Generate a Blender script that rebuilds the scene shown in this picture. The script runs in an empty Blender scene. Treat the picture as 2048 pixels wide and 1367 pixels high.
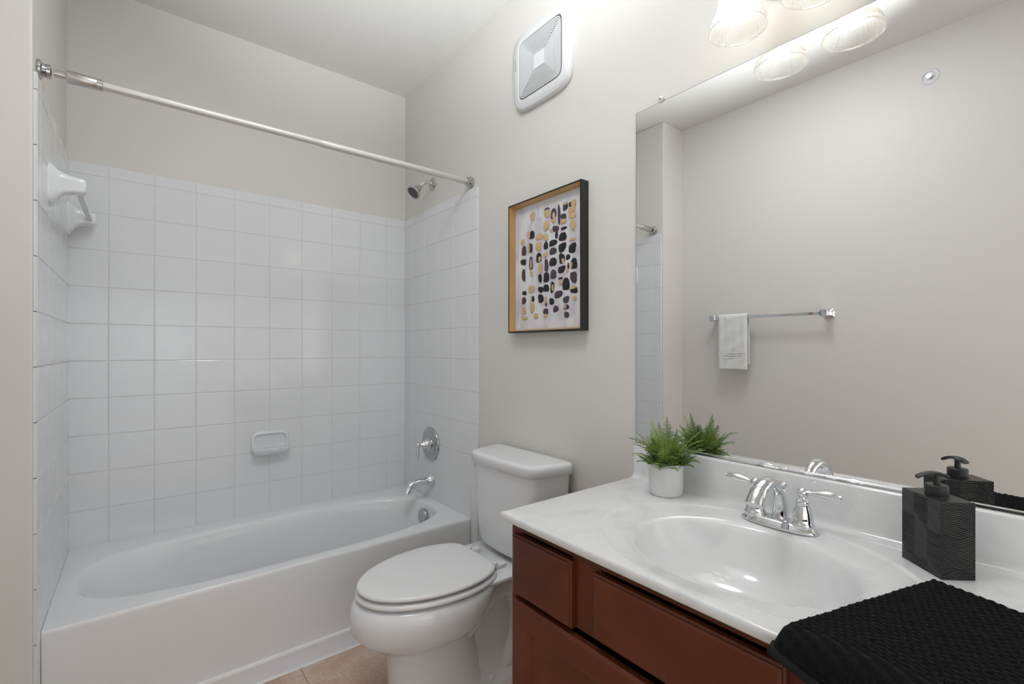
import bpy, math, random
from mathutils import Vector, Matrix, noise
PI = math.pi
S = bpy.context.scene
COL = S.collection
sin, cos = math.sin, math.cos

# ------------------------------------------------------------------ camera, world, light, exposure
H = 1.20                       # lens height above the floor
cam = bpy.data.cameras.new('camera')
cam.lens = 944.13 / 2048 * 36; cam.sensor_width = 36; cam.shift_y = 14.53 / 2048
cam.clip_start = 0.02; cam.clip_end = 50
camo = bpy.data.objects.new('camera', cam); COL.objects.link(camo)
camo.location = (0, 0, H); camo.rotation_euler = (math.radians(90), 0, math.radians(-38.41))
S.camera = camo
w = bpy.data.worlds.new('world'); S.world = w; w.use_nodes = True
w.node_tree.nodes['Background'].inputs[0].default_value = (0.93, 0.96, 1.0, 1)
w.node_tree.nodes['Background'].inputs[1].default_value = 1.0
S.view_settings.view_transform = 'Standard'; S.view_settings.look = 'None'
S.view_settings.exposure = 0.53; S.view_settings.gamma = 1.0; S.view_settings.use_curve_mapping = False

# the photographer's flash beside the camera, turned up and bounced off the ceiling
fl_ = bpy.data.lights.new('bounced_flash', 'SPOT'); fl_.energy = 190; fl_.spot_size = math.radians(64); fl_.spot_blend = 0.9
fl_.shadow_soft_size = 0.05; fl_.color = (0.90, 0.95, 1.0)
flo = bpy.data.objects.new('bounced_flash', fl_); COL.objects.link(flo); flo.location = (0.25, -0.10, 1.50)
flo.rotation_euler = (Vector((0.55, 0.95, 2.71)) - flo.location).to_track_quat('-Z', 'Y').to_euler()
# added fill spot, bounced off the wall and door behind the camera
f2 = bpy.data.lights.new('rear_fill_spot', 'SPOT'); f2.energy = 105; f2.spot_size = math.radians(118); f2.spot_blend = 0.8
f2.shadow_soft_size = 0.06; f2.color = (0.91, 0.955, 1.0)
f2o = bpy.data.objects.new('rear_fill_spot', f2); COL.objects.link(f2o); f2o.location = (0.30, 0.30, 1.30)
f2o.rotation_euler = (Vector((0.35, -1.1, 1.0)) - f2o.location).to_track_quat('-Z', 'Y').to_euler()
CEIL_FILL = 15.5     # emission strength of the added ceiling fill light
BULB = 5.5          # emission strength of the vanity bulbs

# ------------------------------------------------------------------ room numbers
XR, YB, XL, XW = 1.261, 2.624, -0.226, -0.45      # right wall, back wall, tub end wall, towel wall
YRET, YREAR, ZC = 1.832, -1.10, 2.712
TP, TT = 0.154, 0.008                             # tile pitch, tile thickness
Z0 = 1.9205                                       # top grout line
ZRIM = 0.389
ZT = 0.795                                        # counter top
FC = 0.476                                        # faucet centre y

# ------------------------------------------------------------------ materials
def mat(name, color, rough=0.5, metal=0.0, spec=0.5, coat=0.0):
    m = bpy.data.materials.new(name); m.use_nodes = True
    b = m.node_tree.nodes['Principled BSDF']
    b.inputs['Base Color'].default_value = (*color, 1); b.inputs['Roughness'].default_value = rough
    b.inputs['Metallic'].default_value = metal; b.inputs['Specular IOR Level'].default_value = spec
    b.inputs['Coat Weight'].default_value = coat; b.inputs['Coat Roughness'].default_value = 0.05
    return m
def nodes(m): return m.node_tree.nodes, m.node_tree.links, m.node_tree.nodes['Principled BSDF']
def add_bump(m, scale, strength, dist=0.001, detail=3.0, kind='noise'):
    N, L, b = nodes(m)
    tc = N.new('ShaderNodeTexCoord'); t = N.new('ShaderNodeTexNoise')
    t.inputs['Scale'].default_value = scale; t.inputs['Detail'].default_value = detail
    bu = N.new('ShaderNodeBump'); bu.inputs['Strength'].default_value = strength; bu.inputs['Distance'].default_value = dist
    L.new(tc.outputs['Object'], t.inputs['Vector']); L.new(t.outputs['Fac'], bu.inputs['Height']); L.new(bu.outputs['Normal'], b.inputs['Normal'])
    return t
def add_colour_noise(m, scale, c1, c2, detail=6, rough=0.6, lo=0.3, hi=0.7, stretch=(1, 1, 1), distort=0.0):
    N, L, b = nodes(m)
    tc = N.new('ShaderNodeTexCoord'); mp = N.new('ShaderNodeMapping'); mp.inputs['Scale'].default_value = stretch
    t = N.new('ShaderNodeTexNoise'); t.inputs['Scale'].default_value = scale; t.inputs['Detail'].default_value = detail
    t.inputs['Roughness'].default_value = rough; t.inputs['Distortion'].default_value = distort
    r = N.new('ShaderNodeValToRGB'); e = r.color_ramp.elements
    e[0].position = lo; e[0].color = (*c1, 1); e[1].position = hi; e[1].color = (*c2, 1)
    L.new(tc.outputs['Object'], mp.inputs['Vector']); L.new(mp.outputs['Vector'], t.inputs['Vector'])
    L.new(t.outputs['Fac'], r.inputs['Fac']); L.new(r.outputs['Color'], b.inputs['Base Color'])
    return r
PAINT = mat('beige wall paint', (0.735, 0.712, 0.672), 0.45, spec=0.3); add_bump(PAINT, 260, 0.10, 0.0006)
CEILP = mat('flat ceiling paint', (0.80, 0.785, 0.755), 0.85, spec=0.2); add_bump(CEILP, 200, 0.12, 0.0008)
TILE = mat('white glazed tile', (0.80, 0.81, 0.825), 0.09, spec=0.5); add_bump(TILE, 9, 0.10, 0.002, 1.0)
GROUT = mat('white grout', (0.74, 0.74, 0.74), 0.8)
TUBM = mat('white tub enamel', (0.835, 0.843, 0.855), 0.13)
PORC = mat('white vitreous china', (0.80, 0.812, 0.83), 0.07, coat=0.3)
SEATM = mat('white seat plastic', (0.80, 0.80, 0.80), 0.18)
CHROME = mat('polished chrome', (0.74, 0.75, 0.765), 0.045, 1.0)
CHROMD = mat('chrome plate', (0.50, 0.505, 0.51), 0.06, 1.0)
NICKEL = mat('brushed nickel', (0.58, 0.565, 0.54), 0.25, 1.0)
DARKR = mat('grey rubber nozzles', (0.10, 0.10, 0.095), 0.5)
RODM = mat('satin white metal tube', (0.66, 0.645, 0.61), 0.30, 0.35)
MIRR = mat('silvered mirror glass', (0.93, 0.935, 0.93), 0.0, 1.0)
MEDGE = mat('dark mirror edge', (0.10, 0.11, 0.10), 0.3)
ALU = mat('bright aluminium channel', (0.80, 0.80, 0.80), 0.16, 1.0)
WPLAS = mat('white moulded plastic', (0.76, 0.765, 0.775), 0.35)
GREYV = mat('dark slot', (0.10, 0.10, 0.10), 0.7)
MARB = mat('cultured marble', (0.78, 0.78, 0.78), 0.10, coat=0.3)
add_colour_noise(MARB, 3.0, (0.70, 0.705, 0.71), (0.79, 0.79, 0.79), 7, 0.55, 0.34, 0.46, (1, 2.2, 1), 1.2)
WOOD = mat('cherry stained maple', (0.10, 0.03, 0.02), 0.36, spec=0.35)
add_colour_noise(WOOD, 5.0, (0.078, 0.0175, 0.0070), (0.155, 0.038, 0.0145), 8, 0.62, 0.28, 0.75, (1, 0.8, 1.3), 0.8)
WOODD = mat('dark cherry stain', (0.05, 0.014, 0.009), 0.35)
BLKF = mat('black frame paint', (0.012, 0.012, 0.010), 0.35)
GOLD = mat('brushed gold leaf', (0.62, 0.40, 0.17), 0.33, 0.75)
CANV = mat('white artwork ground', (0.72, 0.715, 0.73), 0.7)
add_colour_noise(CANV, 9.0, (0.60, 0.575, 0.65), (0.74, 0.735, 0.745), 4, 0.6, 0.38, 0.55, (1, 1.6, 0.7))
INKK = mat('black ink dab', (0.010, 0.009, 0.012), 0.4)
INKP = mat('plum ink dab', (0.060, 0.042, 0.058), 0.45)
INKG = mat('sand gold dab', (0.60, 0.42, 0.22), 0.45)
INKL = mat('pale lilac wash', (0.60, 0.565, 0.62), 0.7)
BLKM = mat('matte black resin', (0.020, 0.020, 0.020), 0.42)
BLKT = mat('black terry cloth', (0.0060, 0.0060, 0.0065), 0.95, spec=0.15); add_bump(BLKT, 480, 0.55, 0.002, 2.0)
nodes(BLKT)[2].inputs['Sheen Weight'].default_value = 0.04
nodes(BLKT)[2].inputs['Sheen Roughness'].default_value = 0.5
BLKH = mat('smooth black hem tape', (0.006, 0.006, 0.007), 0.6, spec=0.3)
WTOW = mat('white terry cloth', (0.80, 0.80, 0.80), 0.9, spec=0.1); add_bump(WTOW, 700, 0.5, 0.0015)
POTM = mat('matte white ceramic', (0.74, 0.74, 0.745), 0.35)
SOIL = mat('dark potting moss', (0.012, 0.012, 0.008), 0.9)
FERN = mat('fern green', (0.10, 0.22, 0.035), 0.5)
add_colour_noise(FERN, 26, (0.060, 0.160, 0.036), (0.33, 0.45, 0.10), 2, 0.5, 0.34, 0.64)
STEM = mat('brown fern stalk', (0.07, 0.06, 0.02), 0.6)
PAPER = mat('white tissue paper', (0.80, 0.80, 0.79), 0.9, spec=0.1)
CLEARP = mat('clear plastic', (0.85, 0.85, 0.84), 0.12); nodes(CLEARP)[2].inputs['Transmission Weight'].default_value = 0.25
GREYT = mat('grey print', (0.35, 0.35, 0.36), 0.6)
FLOORM = mat('travertine look floor', (0.5, 0.38, 0.3), 0.35)
def floor_nodes():
    N, L, b = nodes(FLOORM)
    tc = N.new('ShaderNodeTexCoord')
    n1 = N.new('ShaderNodeTexNoise'); n1.inputs['Scale'].default_value = 7; n1.inputs['Detail'].default_value = 10; n1.inputs['Roughness'].default_value = 0.7
    r = N.new('ShaderNodeValToRGB'); e = r.color_ramp.elements
    e[0].position = 0.30; e[0].color = (0.52, 0.35, 0.25, 1); e[1].position = 0.72; e[1].color = (0.78, 0.64, 0.55, 1)
    x = e.new(0.5); x.color = (0.66, 0.48, 0.375, 1)
    n2 = N.new('ShaderNodeTexNoise'); n2.inputs['Scale'].default_value = 90; n2.inputs['Detail'].default_value = 5; n2.inputs['Roughness'].default_value = 0.8
    r2 = N.new('ShaderNodeValToRGB'); q = r2.color_ramp.elements; q[0].position = 0.35; q[0].color = (0.74, 0.72, 0.70, 1); q[1].position = 0.62; q[1].color = (1.06, 1.06, 1.06, 1)
    mx = N.new('ShaderNodeMixRGB'); mx.blend_type = 'MULTIPLY'; mx.inputs['Fac'].default_value = 1
    for t in (n1, n2): L.new(tc.outputs['Object'], t.inputs['Vector'])
    L.new(n1.outputs['Fac'], r.inputs['Fac']); L.new(n2.outputs['Fac'], r2.inputs['Fac'])
    L.new(r.outputs['Color'], mx.inputs['Color1']); L.new(r2.outputs['Color'], mx.inputs['Color2']); L.new(mx.outputs['Color'], b.inputs['Base Color'])
floor_nodes()
FGROUT = mat('brown floor grout', (0.40, 0.29, 0.22), 0.8)
def emis(name, color, strength):
    m = bpy.data.materials.new(name); m.use_nodes = True; N = m.node_tree.nodes; L = m.node_tree.links
    N.remove(N['Principled BSDF']); e = N.new('ShaderNodeEmission'); e.inputs[0].default_value = (*color, 1); e.inputs[1].default_value = strength
    L.new(e.outputs[0], N['Material Output'].inputs[0]); return m
BULBM = emis('lit bulb', (1.0, 0.91, 0.79), BULB)
DOMEM = emis('ceiling fill diffuser', (0.92, 0.96, 1.0), CEIL_FILL)
def shade_mat():
    m = bpy.data.materials.new('ribbed pressed glass'); m.use_nodes = True; N = m.node_tree.nodes; L = m.node_tree.links
    N.remove(N['Principled BSDF'])
    tr = N.new('ShaderNodeBsdfTransparent'); tr.inputs[0].default_value = (0.97, 0.97, 0.96, 1)
    tl = N.new('ShaderNodeBsdfTranslucent'); tl.inputs[0].default_value = (0.95, 0.95, 0.94, 1)
    df = N.new('ShaderNodeBsdfDiffuse'); df.inputs[0].default_value = (0.9, 0.9, 0.89, 1)
    gl = N.new('ShaderNodeBsdfGlossy'); gl.inputs['Roughness'].default_value = 0.08
    lw = N.new('ShaderNodeLayerWeight'); lw.inputs['Blend'].default_value = 0.35
    mr = N.new('ShaderNodeMapRange'); mr.inputs['From Min'].default_value = 0.05; mr.inputs['From Max'].default_value = 0.75; mr.inputs['To Min'].default_value = 0.12; mr.inputs['To Max'].default_value = 0.62
    L.new(lw.outputs['Facing'], mr.inputs['Value'])
    b = N.new('ShaderNodeMixShader'); b.inputs[0].default_value = 0.5; L.new(tl.outputs[0], b.inputs[1]); L.new(df.outputs[0], b.inputs[2])
    c = N.new('ShaderNodeMixShader'); L.new(mr.outputs[0], c.inputs[0]); L.new(tr.outputs[0], c.inputs[1]); L.new(b.outputs[0], c.inputs[2])
    d = N.new('ShaderNodeMixShader'); d.inputs[0].default_value = 0.08; L.new(c.outputs[0], d.inputs[1]); L.new(gl.outputs[0], d.inputs[2])
    L.new(d.outputs[0], N['Material Output'].inputs[0]); return m
SHADE = shade_mat()

# ------------------------------------------------------------------ mesh helpers
class MB:
    def __init__(s): s.v = []; s.f = []; s.m = []
    def add(s, vs, fs, mi=0, M=None):
        o = len(s.v)
        s.v += [tuple(M @ Vector(p)) if M else tuple(p) for p in vs]
        s.f += [tuple(i + o for i in f) for f in fs]; s.m += [mi] * len(fs)
    def box(s, x0, x1, y0, y1, z0, z1, mi=0, M=None):
        vs = [(x, y, z) for x in (x0, x1) for y in (y0, y1) for z in (z0, z1)]
        s.add(vs, [(0, 1, 3, 2), (4, 6, 7, 5), (0, 4, 5, 1), (2, 3, 7, 6), (0, 2, 6, 4), (1, 5, 7, 3)], mi, M)
    def loft(s, rings, cap0=True, cap1=True, mi=0, M=None, closed=True):
        n = len(rings[0]); vs = [p for r in rings for p in r]; fs = []
        for k in range(len(rings) - 1):
            for i in range(n if closed else n - 1):
                j = (i + 1) % n; fs.append((k * n + i, k * n + j, (k + 1) * n + j, (k + 1) * n + i))
        if cap0: fs.append(tuple(reversed(range(n))))
        if cap1: fs.append(tuple((len(rings) - 1) * n + i for i in range(n)))
        s.add(vs, fs, mi, M)
    def lathe(s, prof, seg=32, mi=0, M=None, cap0=True, cap1=True, rib=0, ribs=0):
        rings = []
        for r, z in prof:
            rings.append([((r + (rib * cos(ribs * 2 * PI * i / seg) if rib else 0)) * cos(2 * PI * i / seg),
                           (r + (rib * cos(ribs * 2 * PI * i / seg) if rib else 0)) * sin(2 * PI * i / seg), z) for i in range(seg)])
        s.loft(rings, cap0, cap1, mi, M)
    def tube(s, path, rad, seg=16, mi=0, M=None, flat=None, up=None):
        P = [Vector(p) for p in path]; n = len(P); R = rad if isinstance(rad, (list, tuple)) else [rad] * n
        F = flat if isinstance(flat, (list, tuple)) else [flat or 1] * n
        rings = []; ref = Vector(up) if up else None
        for i in range(n):
            t = (P[min(i + 1, n - 1)] - P[max(i - 1, 0)]).normalized()
            if ref is None:
                ref = Vector((0, 0, 1)) if abs(t.z) < 0.9 else Vector((1, 0, 0))
            a = (ref - t * ref.dot(t)).normalized(); b = t.cross(a)
            if not up: ref = a
            rings.append([P[i] + a * (R[i] * F[i] * cos(2 * PI * k / seg)) + b * (R[i] * sin(2 * PI * k / seg)) for k in range(seg)])
        s.loft(rings, True, True, mi, M)
    def sphere(s, c, r, seg=20, rings=12, mi=0, sc=(1, 1, 1)):
        prof = [(max(1e-5, r * sin(PI * k / rings)), -r * cos(PI * k / rings)) for k in range(rings + 1)]
        s.lathe(prof, seg, mi, Matrix.Translation(c) @ Matrix.Diagonal((*sc, 1)))
    def grid(s, fn, nu, nv, mi=0):
        vs = [fn(i / nu, j / nv) for i in range(nu + 1) for j in range(nv + 1)]
        s.add(vs, [(i * (nv + 1) + j, (i + 1) * (nv + 1) + j, (i + 1) * (nv + 1) + j + 1, i * (nv + 1) + j + 1) for i in range(nu) for j in range(nv)], mi)
    def build(s, name, mats, parent=None, smooth=True, angle=40, bevel=0, bseg=2, sub=0):
        me = bpy.data.meshes.new(name); me.from_pydata(s.v, [], s.f)
        for m in (mats if isinstance(mats, (list, tuple)) else [mats]): me.materials.append(m)
        me.polygons.foreach_set('material_index', s.m)
        me.validate(); me.update()
        import bmesh
        bm = bmesh.new(); bm.from_mesh(me); bmesh.ops.remove_doubles(bm, verts=bm.verts, dist=1e-6)
        bmesh.ops.recalc_face_normals(bm, faces=bm.faces); bm.to_mesh(me); bm.free()
        if smooth:
            me.shade_smooth(); me.set_sharp_from_angle(angle=math.radians(angle))
        o = bpy.data.objects.new(name, me); COL.objects.link(o)
        if parent: o.parent = parent
        if bevel:
            b = o.modifiers.new('bevel', 'BEVEL'); b.width = bevel; b.segments = bseg; b.limit_method = 'ANGLE'; b.angle_limit = math.radians(40)
            b.harden_normals = True
        if sub:
            b = o.modifiers.new('sub', 'SUBSURF'); b.levels = sub; b.render_levels = sub
        return o
def tag(o, label=None, cat=None, group=None, kind=None):
    if label: o['label'] = label
    if cat: o['category'] = cat
    if group: o['group'] = group
    if kind: o['kind'] = kind
    return o
def thing(name, loc, label, cat, group=None, rot=(0, 0, 0)):
    o = bpy.data.objects.new(name, None); COL.objects.link(o); o.location = loc; o.rotation_euler = rot
    o.empty_display_size = 0.05
    return tag(o, label, cat, group)
def struct(o): o['kind'] = 'structure'; return o
def T(x, y, z): return Matrix.Translation((x, y, z))
def R(a, ax): return Matrix.Rotation(math.radians(a), 4, ax)
def rect_ring(x0, x1, y0, y1, z, c, n, sq=True):
    """n points on a rectangle, hit by rays from c at equal angles, corners included"""
    pts = []
    for i in range(n):
        a = 2 * PI * i / n; dx, dy = cos(a), sin(a)
        t = min(((x1 - c[0]) / dx if dx > 1e-9 else 1e9), ((x0 - c[0]) / dx if dx < -1e-9 else 1e9),
                ((y1 - c[1]) / dy if dy > 1e-9 else 1e9), ((y0 - c[1]) / dy if dy < -1e-9 else 1e9))
        pts.append([c[0] + dx * t, c[1] + dy * t, z])
    for cx in (x0, x1):          # snap the nearest ray to each corner
        for cy in (y0, y1):
            k = min(range(n), key=lambda i: (pts[i][0] - cx) ** 2 + (pts[i][1] - cy) ** 2); pts[k][0] = cx; pts[k][1] = cy
    return [tuple(p) for p in pts]
def sup(cx, cy, a, b, z, n, e=2.0):
    out = []
    for i in range(n):
        t = 2 * PI * i / n; c, s_ = cos(t), sin(t)
        r = (abs(c / a) ** e + abs(s_ / b) ** e) ** (-1 / e)
        out.append((cx + r * c, cy + r * s_, z))
    return out

# ------------------------------------------------------------------ room shell
def wallbox(name, *b, m=PAINT):
    q = MB(); q.box(*b); return struct(q.build(name, m, smooth=False))
fl = MB(); fl.box(XW - 0.15, XR + 0.1, YREAR - 0.1, YB + 0.1, -0.06, 0)
for gx in (0.175, 0.48, 0.785, 1.09, -0.13, -0.435):                        # floor grout seams
    fl.box(gx - 0.002, gx + 0.002, YREAR, 1.90, 0, 0.0003, 1)
for gy in (1.59, 1.285, 0.98, 0.675, 0.37, 0.065, -0.24, -0.545, -0.85):
    fl.box(XW, XR, gy - 0.002, gy + 0.002, 0, 0.0003, 1)
struct(fl.build('floor', [FLOORM, FGROUT], smooth=False))
wallbox('ceiling', XW - 0.15, XR + 0.1, YREAR - 0.1, YB + 0.1, ZC, ZC + 0.06, m=CEILP)
wall_right = wallbox('wall_right', XR, XR + 0.1, YREAR - 0.1, YB + 0.1, -0.06, ZC + 0.06)
wall_back = wallbox('wall_back', XL - 0.3, XR, YB, YB + 0.1, -0.06, ZC + 0.06)
q = MB(); q.box(XW - 0.1, XL, YRET, YB, -0.0, ZC); wall_tub = struct(q.build('wall_tub_end', PAINT, smooth=False, bevel=0.006, bseg=3))
wallbox('wall_left', XW - 0.1, XW, YREAR - 0.1, YRET + 0.01, -0.06, ZC + 0.06)
# rear wall with its closed door
q = MB(); q.box(XW - 0.1, -0.36, YREAR - 0.1, YREAR, 0, ZC); q.box(0.46, XR, YREAR - 0.1, YREAR, 0, ZC); q.box(-0.36, 0.46, YREAR - 0.1, YREAR, 2.07, ZC)
struct(q.build('wall_rear', PAINT, smooth=False))
q = MB()
q.box(-0.43, -0.36, YREAR, YREAR + 0.015, 0, 2.14); q.box(0.46, 0.53, YREAR, YREAR + 0.015, 0, 2.14); q.box(-0.36, 0.46, YREAR, YREAR + 0.015, 2.07, 2.14)
struct(q.build('trim_1', WPLAS, smooth=False, bevel=0.004))
q = MB(); q.box(XR - 0.012, XR, 0.98, 1.84, 0, 0.085); struct(q.build('baseboard_right', WPLAS, smooth=False, bevel=0.004))
q = MB(); q.box(XW, XW + 0.012, YREAR, YRET, 0, 0.085); struct(q.build('baseboard_left', WPLAS, smooth=False, bevel=0.004))

q = MB(); q.box(-0.357, 0.457, YREAR - 0.040, YREAR - 0.003, 0.008, 2.067)
dr = struct(q.build('door_1', WPLAS, smooth=False, bevel=0.002))
q = MB()
for z0_, z1_ in ((0.22, 0.92), (1.08, 1.90)):
    for a, b, c_, d in ((-0.24, 0.34, z0_, z0_ + 0.012), (-0.24, 0.34, z1_ - 0.012, z1_), (-0.24, -0.228, z0_, z1_), (0.328, 0.34, z0_, z1_)): q.box(a, b, YREAR - 0.004, YREAR + 0.004, c_, d)
q.build('door_moulding', WPLAS, dr, smooth=False, bevel=0.002)
q = MB(); q.lathe([(0.0, 0), (0.03, 0), (0.03, 0.006), (0.011, 0.010), (0.011, 0.035), (0.026, 0.045), (0.026, 0.058), (0.0, 0.064)], 28, 0, T(-0.29, YREAR - 0.003, 0.98) @ R(-90, 'X'), False, False)
q.build('door_handle', NICKEL, dr)

# ------------------------------------------------------------------ tile surround (one pillowed tile per cell)
random.seed(4)
def tile_panel(name, parent, umap, us, vs, strips=()):
    """us, vs: grout line positions; umap(u, v, d) -> world point, d = height over the wall"""
    q = MB(); g = 0.0011; b = 0.0022
    cells = [(us[i], us[i + 1], vs[j], vs[j + 1]) for i in range(len(us) - 1) for j in range(len(vs) - 1)] + list(strips)
    for (u0, u1, v0, v1) in cells:
        a0, a1, c0, c1 = u0 + g, u1 - g, v0 + g, v1 - g
        t = [random.uniform(-0.00012, 0.00012) for _ in range(3)]
        d = lambda u, v, h: h + t[0] + t[1] * (1 if u > (u0 + u1) / 2 else -1) + t[2] * (1 if v > (v0 + v1) / 2 else -1)
        rg = []
        for ins, h in ((0, 0.0), (0, TT - 0.0018), (b * 0.35, TT - 0.0006), (b, TT)):
            rg.append([umap(u, v, d(u, v, h)) for u, v in ((a0 + ins, c0 + ins), (a1 - ins, c0 + ins), (a1 - ins, c1 - ins), (a0 + ins, c1 - ins))])
        q.loft(rg, False, True)
    u0, u1, v0, v1 = us[0], us[-1], vs[0], vs[-1]
    q.add([umap(u0, v0, TT - 0.0016), umap(u1, v0, TT - 0.0016), umap(u1, v1, TT - 0.0016), umap(u0, v1, TT - 0.0016)], [(0, 1, 2, 3)], 1)
    for (a, b2, c, d2) in strips:
        q.add([umap(a, c, TT - 0.0016), umap(b2, c, TT - 0.0016), umap(b2, d2, TT - 0.0016), umap(a, d2, TT - 0.0016)], [(0, 1, 2, 3)], 1)
    o = q.build(name, [TILE, GROUT], parent, angle=12)
    return o
rows = [ZRIM - 0.008] + [Z0 - TP * k for k in range(9, -1, -1)] + [1.970]
rows = [rows[0]] + [z for z in rows[1:] if z > rows[0] + 0.02]
xs = [XR - 0.8175 * TP - TP * k for k in range(9)]
bx = [XL] + [x for x in reversed(xs) if x > XL + 0.02] + [XR]
tile_panel('tile_panel', wall_back, lambda u, v, d: (u, YB - d, v), bx, rows)
ry = [1.903 + TP * k for k in range(5)] + [YB]
frows = [Z0 - TP * k for k in range(13) if Z0 - TP * k > 0.03]; frows = [0.0] + sorted(frows) + [1.970]
bull = [(1.843, 1.903, frows[i], frows[i + 1]) for i in range(len(frows) - 1)]
tile_panel('tile_panel', wall_right, lambda u, v, d: (XR - d, u, v), ry, rows, bull)
tile_panel('tile_panel', wall_tub, lambda u, v, d: (XL + d, u, v), ry, rows, bull)

# ------------------------------------------------------------------ bathtub
tub = thing('bathtub', (XL + 0.009, 1.901, 0), 'white enamelled alcove bathtub along the tiled back wall', 'bathtub')
def W(parent):   # world to local for a translated parent
    return Matrix.Translation(-Vector(parent.location))
Mt = W(tub); q = MB(); N = 144
x0, x1, y0, y1 = XL + TT + 0.0005, XR - TT - 0.0005, 1.901, YB - TT - 0.001
cx, cy = 0.520, 2.231
rg = [rect_ring(x0, x1, y0 + 0.016, y1, 0.02, (cx, cy), N), rect_ring(x0, x1, y0 + 0.016, y1, ZRIM - 0.012, (cx, cy), N), rect_ring(x0, x1, y0 + 0.006, y1, ZRIM, (cx, cy), N)]
for (ax, bx_, z, e, sx) in ((0.698, 0.283, ZRIM + 0.001, 3.2, 0), (0.690, 0.277, ZRIM - 0.001, 3.1, 0), (0.683, 0.271, ZRIM - 0.006, 3.0, 0), (0.676, 0.264, ZRIM - 0.018, 2.9, 0.002),
                         (0.660, 0.255, ZRIM - 0.06, 2.8, 0.012), (0.630, 0.244, ZRIM - 0.13, 2.8, 0.030), (0.585, 0.232, ZRIM - 0.20, 2.8, 0.058),
                         (0.545, 0.218, ZRIM - 0.26, 2.8, 0.078), (0.515, 0.200, ZRIM - 0.295, 2.7, 0.088), (0.47, 0.17, ZRIM - 0.315, 2.5, 0.09), (0.30, 0.10, ZRIM - 0.320, 2.3, 0.09), (0.05, 0.02, ZRIM - 0.322, 2, 0.09)):
    rg.append(sup(cx + sx, cy, ax, bx_, z, N, e))
q.loft(rg, False, True, 0, Mt); q.build('basin', TUBM, tub, angle=60)
q = MB()           # apron: slightly bowed sheet with a ledge along the foot
prof = [(1.909, ZRIM + 0.0002), (1.9055, ZRIM - 0.001), (1.903, ZRIM - 0.004), (1.9015, ZRIM - 0.010), (1.901, ZRIM - 0.018), (1.903, 0.30), (1.905, 0.20), (1.905, 0.083), (1.9045, 0.076), (1.901, 0.0735), (1.8955, 0.073), (1.8935, 0.070), (1.893, 0.064), (1.894, 0.008), (1.893, 0.006), (1.886, 0.0)]
q.loft([[(x0, y, z) for y, z in prof] + [(x0, 1.93, 0.0), (x0, 1.93, ZRIM - 0.01)],
        [(x1, y, z) for y, z in prof] + [(x1, 1.93, 0.0), (x1, 1.93, ZRIM - 0.01)]], True, True, 0, Mt)
q.build('apron', TUBM, tub, angle=50)
q = MB(); Mo = Mt @ T(1.180, 2.235, ZRIM - 0.066) @ R(-82, 'Y')
q.lathe([(0.0, -0.012), (0.034, -0.012), (0.040, 0.002), (0.041, 0.010), (0.0385, 0.014), (0.034, 0.0155), (0.0, 0.017)], 40, 0, Mo, False, False)
tag(q.build('overflow_cover', CHROMD, tub), 'round chrome overflow cover')
q = MB(); q.lathe([(0.0, 0.0), (0.033, 0.0), (0.035, 0.004), (0.028, 0.006), (0.02, 0.004), (0.0, 0.006)], 32, 0, Mt @ T(0.97, 2.231, ZRIM - 0.322), False, False)
tag(q.build('drain', CHROME, tub), 'round chrome drain')

# ------------------------------------------------------------------ shower rod
rod = thing('shower_rod', (XL + TT, 1.905, 2.003), 'long straight shower curtain rod spanning the tub, without curtain', 'shower rod')
q = MB(); L = XR - XL - 0.001; YX = R(90, 'Y')
q.lathe([(0.0125, 0.125), (0.0125, 0.80)], 28, 0, YX); q.lathe([(0.0135, 0.78), (0.0142, 0.782), (0.0142, L - 0.028), (0.0135, L - 0.026)], 28, 0, YX)
q.build('tube', RODM, rod)
for z_a, d in ((-TT, 1), (L - TT + 0.0, -1)):
    q = MB(); Mr = T(z_a + 0.0005 * d, 0, 0) @ R(90 * d, 'Y')
    q.lathe([(0.0, 0.0), (0.026, 0.0), (0.0275, 0.004), (0.0265, 0.008), (0.019, 0.012), (0.0175, 0.017), (0.020, 0.020), (0.0195, 0.028), (0.0150, 0.030), (0.0, 0.030)], 32, 0, Mr, False, False)
    tag(q.build('flange', CHROMD, rod), 'chrome end flange')
q = MB(); q.lathe([(0.011, 0.028), (0.011, 0.052)], 24, 0, YX); q.lathe([(0.0165, 0.054), (0.0175, 0.056), (0.0165, 0.120), (0.0155, 0.122)], 48, 0, YX, rib=0.0004, ribs=16)
q.lathe([(0.0165, 0.122), (0.0168, 0.134), (0.015, 0.136)], 24, 0, YX)
tag(q.build('tension_collar', NICKEL, rod), 'knurled grey adjusting collar')

# ------------------------------------------------------------------ shower head
sh = thing('shower', (XR, 2.284, 2.10), 'chrome shower head on a bent arm above the tiles', 'shower head')
q = MB(); q.lathe([(0.0, 0), (0.033, 0), (0.0345, 0.003), (0.031, 0.008), (0.018, 0.012), (0.014, 0.016), (0.0, 0.016)], 36, 0, R(-90, 'Y'), False, False)
q.build('flange', CHROMD, sh)
q = MB(); arm = [(-0.01, 0, 0), (-0.03, 0, 0.001), (-0.048, 0, -0.003), (-0.062, 0, -0.012), (-0.073, 0, -0.024), (-0.082, 0, -0.036)]
q.tube(arm, 0.0105, 18); q.build('arm', CHROME, sh)
hd = Vector((-0.70, -0.12, -0.72)).normalized(); Mh = T(-0.079, 0, -0.031) @ hd.to_track_quat('Z', 'Y').to_matrix().to_4x4()
q = MB(); q.sphere(Mh @ Vector((0, 0, 0.004)), 0.0135)
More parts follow.
